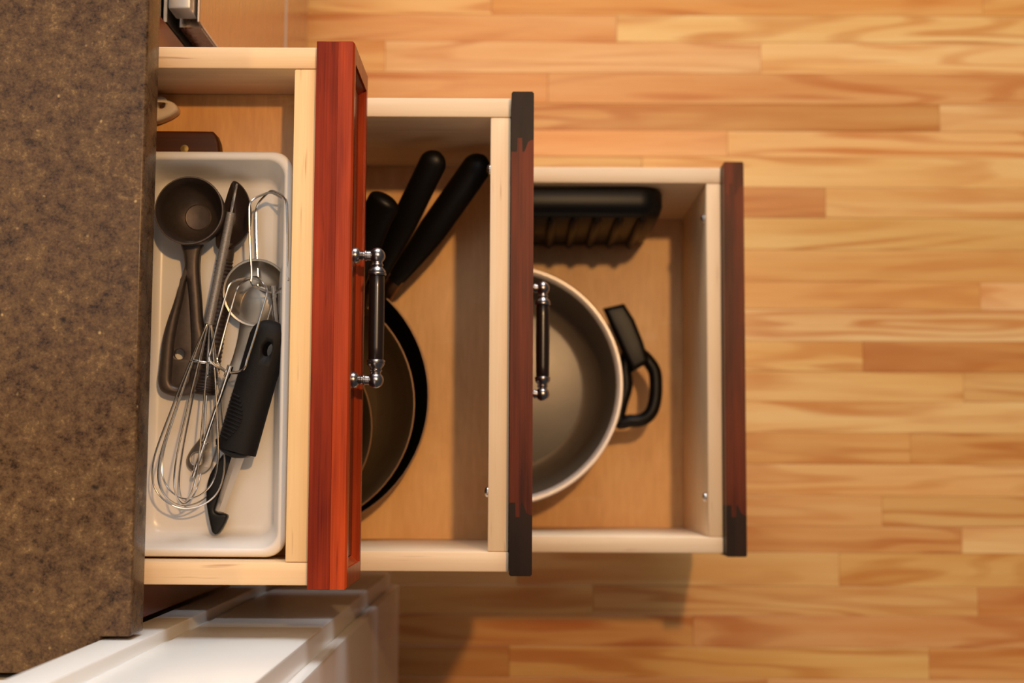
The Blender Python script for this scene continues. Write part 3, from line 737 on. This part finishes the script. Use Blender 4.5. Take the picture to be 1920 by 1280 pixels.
# ------------------------------------------------------------------ frying pans in the middle drawer
def pan(name, label, cx, cy, r, zb, zr, rb, inmat, outmat, hp, hw, neck):
    t = thing(name, label, 'pan', (cx, cy, zb), 'nested frying pans')
    h = zr - zb; w = .0022
    bm = new_bm()
    lathe(bm, [(0, 0), (0, rb - .004), (.0015, rb), (h * .25, rb + (r - rb) * .40), (h * .6, rb + (r - rb) * .76), (h - .002, r - .0012), (h - .0004, r), (h, r - .0004), (h, r - .0014), (h - .002, r - w - .001), (h * .6, rb + (r - rb) * .76 - w), (h * .25 + .001, rb + (r - rb) * .40 - w), (.0045, rb - .002), (.0030, rb - .008), (.0030, rb * .6), (.0030, 0)], (cx, cy, zb), (0, 0, 1), 72)
    bmesh.ops.recalc_face_normals(bm, faces=bm.faces)
    b_ = part('body', bm, inmat, t)
    bm = new_bm(); tube(bm, [(cx + (r - .0005) * math.cos(2 * PI * k / 72), cy + (r - .0005) * math.sin(2 * PI * k / 72), zr) for k in range(72)], .0009, 6, True); part('rim', bm, M['panrim'], t, 'bare metal rim')
    P = catmull(hp, 22); m = len(P); rr = []
    for k in range(m):
        s = k / (m - 1); v = hw * (.62 + .38 * min(1, s * 2.2))
        if s > .90: v *= math.sqrt(max(.03, 1 - ((s - .90) / .10) ** 2))
        if s < .04: v *= .8
        rr.append(v)
    bm = new_bm(); tube(bm, P, rr, 18, flat=.62, up=(0, 0, 1)); part('handle', bm, M['bakelite'], t, 'black handle')
    q = Vector(hp[0]); c_ = Vector((cx, cy, zr - .012)); d_ = (q - c_).normalized()
    st = c_ + d_ * (r - .004)
    st.z = zr - .012
    bm = new_bm(); tube(bm, [st, st.lerp(q, .5), q + (Vector(hp[1]) - q) * .12], [.0085, .0080, .0075], 12, flat=.6, up=(0, 0, 1)); part('neck', bm, neck, t)
    # hanging loop in the handle end
    e_ = P[-1]; f_ = (P[-1] - P[-4]).normalized()
    return t
pan('frying_pan', 'largest black frying pan, lowest of the nested stack in the middle drawer', -.0658, -.0506, .1364, .4822, .530, .103, M['panblack'], M['panblack'], [(0.03459, 0.06428, 0.54500), (0.06294, 0.09916, 0.55800), (0.09524, 0.14135, 0.57500), (0.12642, 0.18269, 0.59200)], .0146, M['panrim'])
pan('frying_pan.001', 'bronze grey frying pan with tan rim, second in the nested stack', -.0662, -.0590, .1235, .4856, .545, .088, M['panmetal'], M['panblack'], [(0.01634, 0.05784, 0.56500), (0.03866, 0.09902, 0.58500), (0.06260, 0.14264, 0.60600), (0.08270, 0.17998, 0.62200)], .0132, M['panrim'])
pan('frying_pan.002', 'smallest grey frying pan, topmost of the stack, mostly under the red front', -.0810, -.0824, .0979, .4895, .560, .058, M['panmetal'], M['panblack'], [(-0.00483, 0.04207, 0.58500), (0.00874, 0.08114, 0.60500), (0.02235, 0.11202, 0.62200), (0.03604, 0.13463, 0.63600)], .0160, M['panrim'])

# ------------------------------------------------------------------ pot and baking pan in the bottom drawer
pt = thing('cooking_pot', 'wide grey cooking pot with pale aluminium rim and black loop handle', 'pot', (.1422, -.0228, .1705))
bm = new_bm(); H = .1095; R0 = .1419
lathe(bm, [(0, 0), (0, .112), (.003, .120), (.02, .127), (.08, .1345), (H - .003, .1365), (H - .003, .1352), (.08, .1325), (.03, .1240), (.012, .116), (.0065, .106), (.005, .0995), (.0048, .096)], (.1422, -.0228, .1705), (0, 0, 1), 80)
bmesh.ops.recalc_face_normals(bm, faces=bm.faces); part('wall', bm, M['potwall'], pt)
bm = new_bm(); lathe(bm, [(.0040, 0), (.0040, .0985), (.0052, .0992), (.0056, .0975), (.0056, 0)], (.1422, -.0228, .1705), (0, 0, 1), 72)
bmesh.ops.recalc_face_normals(bm, faces=bm.faces); part('inner_base', bm, M['potin'], pt, 'scuffed grey cooking surface')
bm = new_bm(); lathe(bm, [(H - .004, .1346), (H - .005, .1395), (H - .0035, .1421), (H - .0015, .1426), (H - .0002, .1416), (H, .1395), (H - .0006, .1378), (H - .0001, .1372), (H - .001, .1350), (H - .004, .1346)], (.1422, -.0228, .1705), (0, 0, 1), 80)
bmesh.ops.recalc_face_normals(bm, faces=bm.faces); part('rim', bm, M['alu'], pt, 'bright aluminium rim')
hd = [(0.28897, -0.00093, 0.25200), (0.29270, 0.01698, 0.25400), (0.30345, 0.01816, 0.25600), (0.31488, 0.00914, 0.25700), (0.32380, -0.00430, 0.25700), (0.32566, -0.02161, 0.25700), (0.32432, -0.04018, 0.25700), (0.31916, -0.05490, 0.25700), (0.30837, -0.06322, 0.25600), (0.29376, -0.06454, 0.25500), (0.28112, -0.06583, 0.25300), (0.28377, -0.04593, 0.25200), (0.29022, -0.02343, 0.25200)]
bm = new_bm(); tube(bm, catmull(hd, 5, True), .0080, 12, True); part('loop_handle', bm, M['bakelite'], pt, 'black loop handle')
sl = [(0.26144, 0.06973, 0.27200), (0.28694, 0.07563, 0.27200), (0.29901, 0.05646, 0.27200), (0.30913, 0.03093, 0.27200), (0.31668, 0.00546, 0.27200), (0.29634, -0.00674, 0.27200), (0.28494, 0.01677, 0.27200), (0.27353, 0.04225, 0.27200)]
bm = plate([[xy(p) for p in sl]], .254, .272, .006, 4); part('handle_guard', bm, M['bakelite'], pt, 'flat black handle cover')

bk = thing('baking_pan', 'black ridged baking pan standing on edge against the drawer side', 'pan', (.22, .17, .1705))
# rounded slab standing on its long edge, ribbed face towards the pot
x0b, x1b = -.02, .3235; z0b, z1b = .1705, .386; yb, yf = .1935, .1610
def rr_xz(i, y, r): 
    return [(p[0], y, p[1]) for p in rrect(x0b + i, x1b - i, z0b + i * .2, z1b - i, r, 0, 6)]
bm = new_bm()
loft(bm, [rr_xz(.008, yb - .002, .022), rr_xz(.002, yb - .0005, .026), rr_xz(0, yb - .004, .027), rr_xz(0, yf + .014, .027), rr_xz(.003, yf + .005, .026), rr_xz(.009, yf, .024)])
bmesh.ops.recalc_face_normals(bm, faces=bm.faces); part('shell', bm, M['bake'], bk, angle=60)
for k in range(13):
    x = .300 - k * .0255
    bm = new_bm(); tube(bm, [(x, yf + .001, .176), (x, yf - .0005, .181), (x, yf - .001, .28), (x, yf - .0005, .366), (x, yf + .002, .374)], [.003, .0052, .0055, .0052, .003], 10); part('rib', bm, M['bake'], bk)
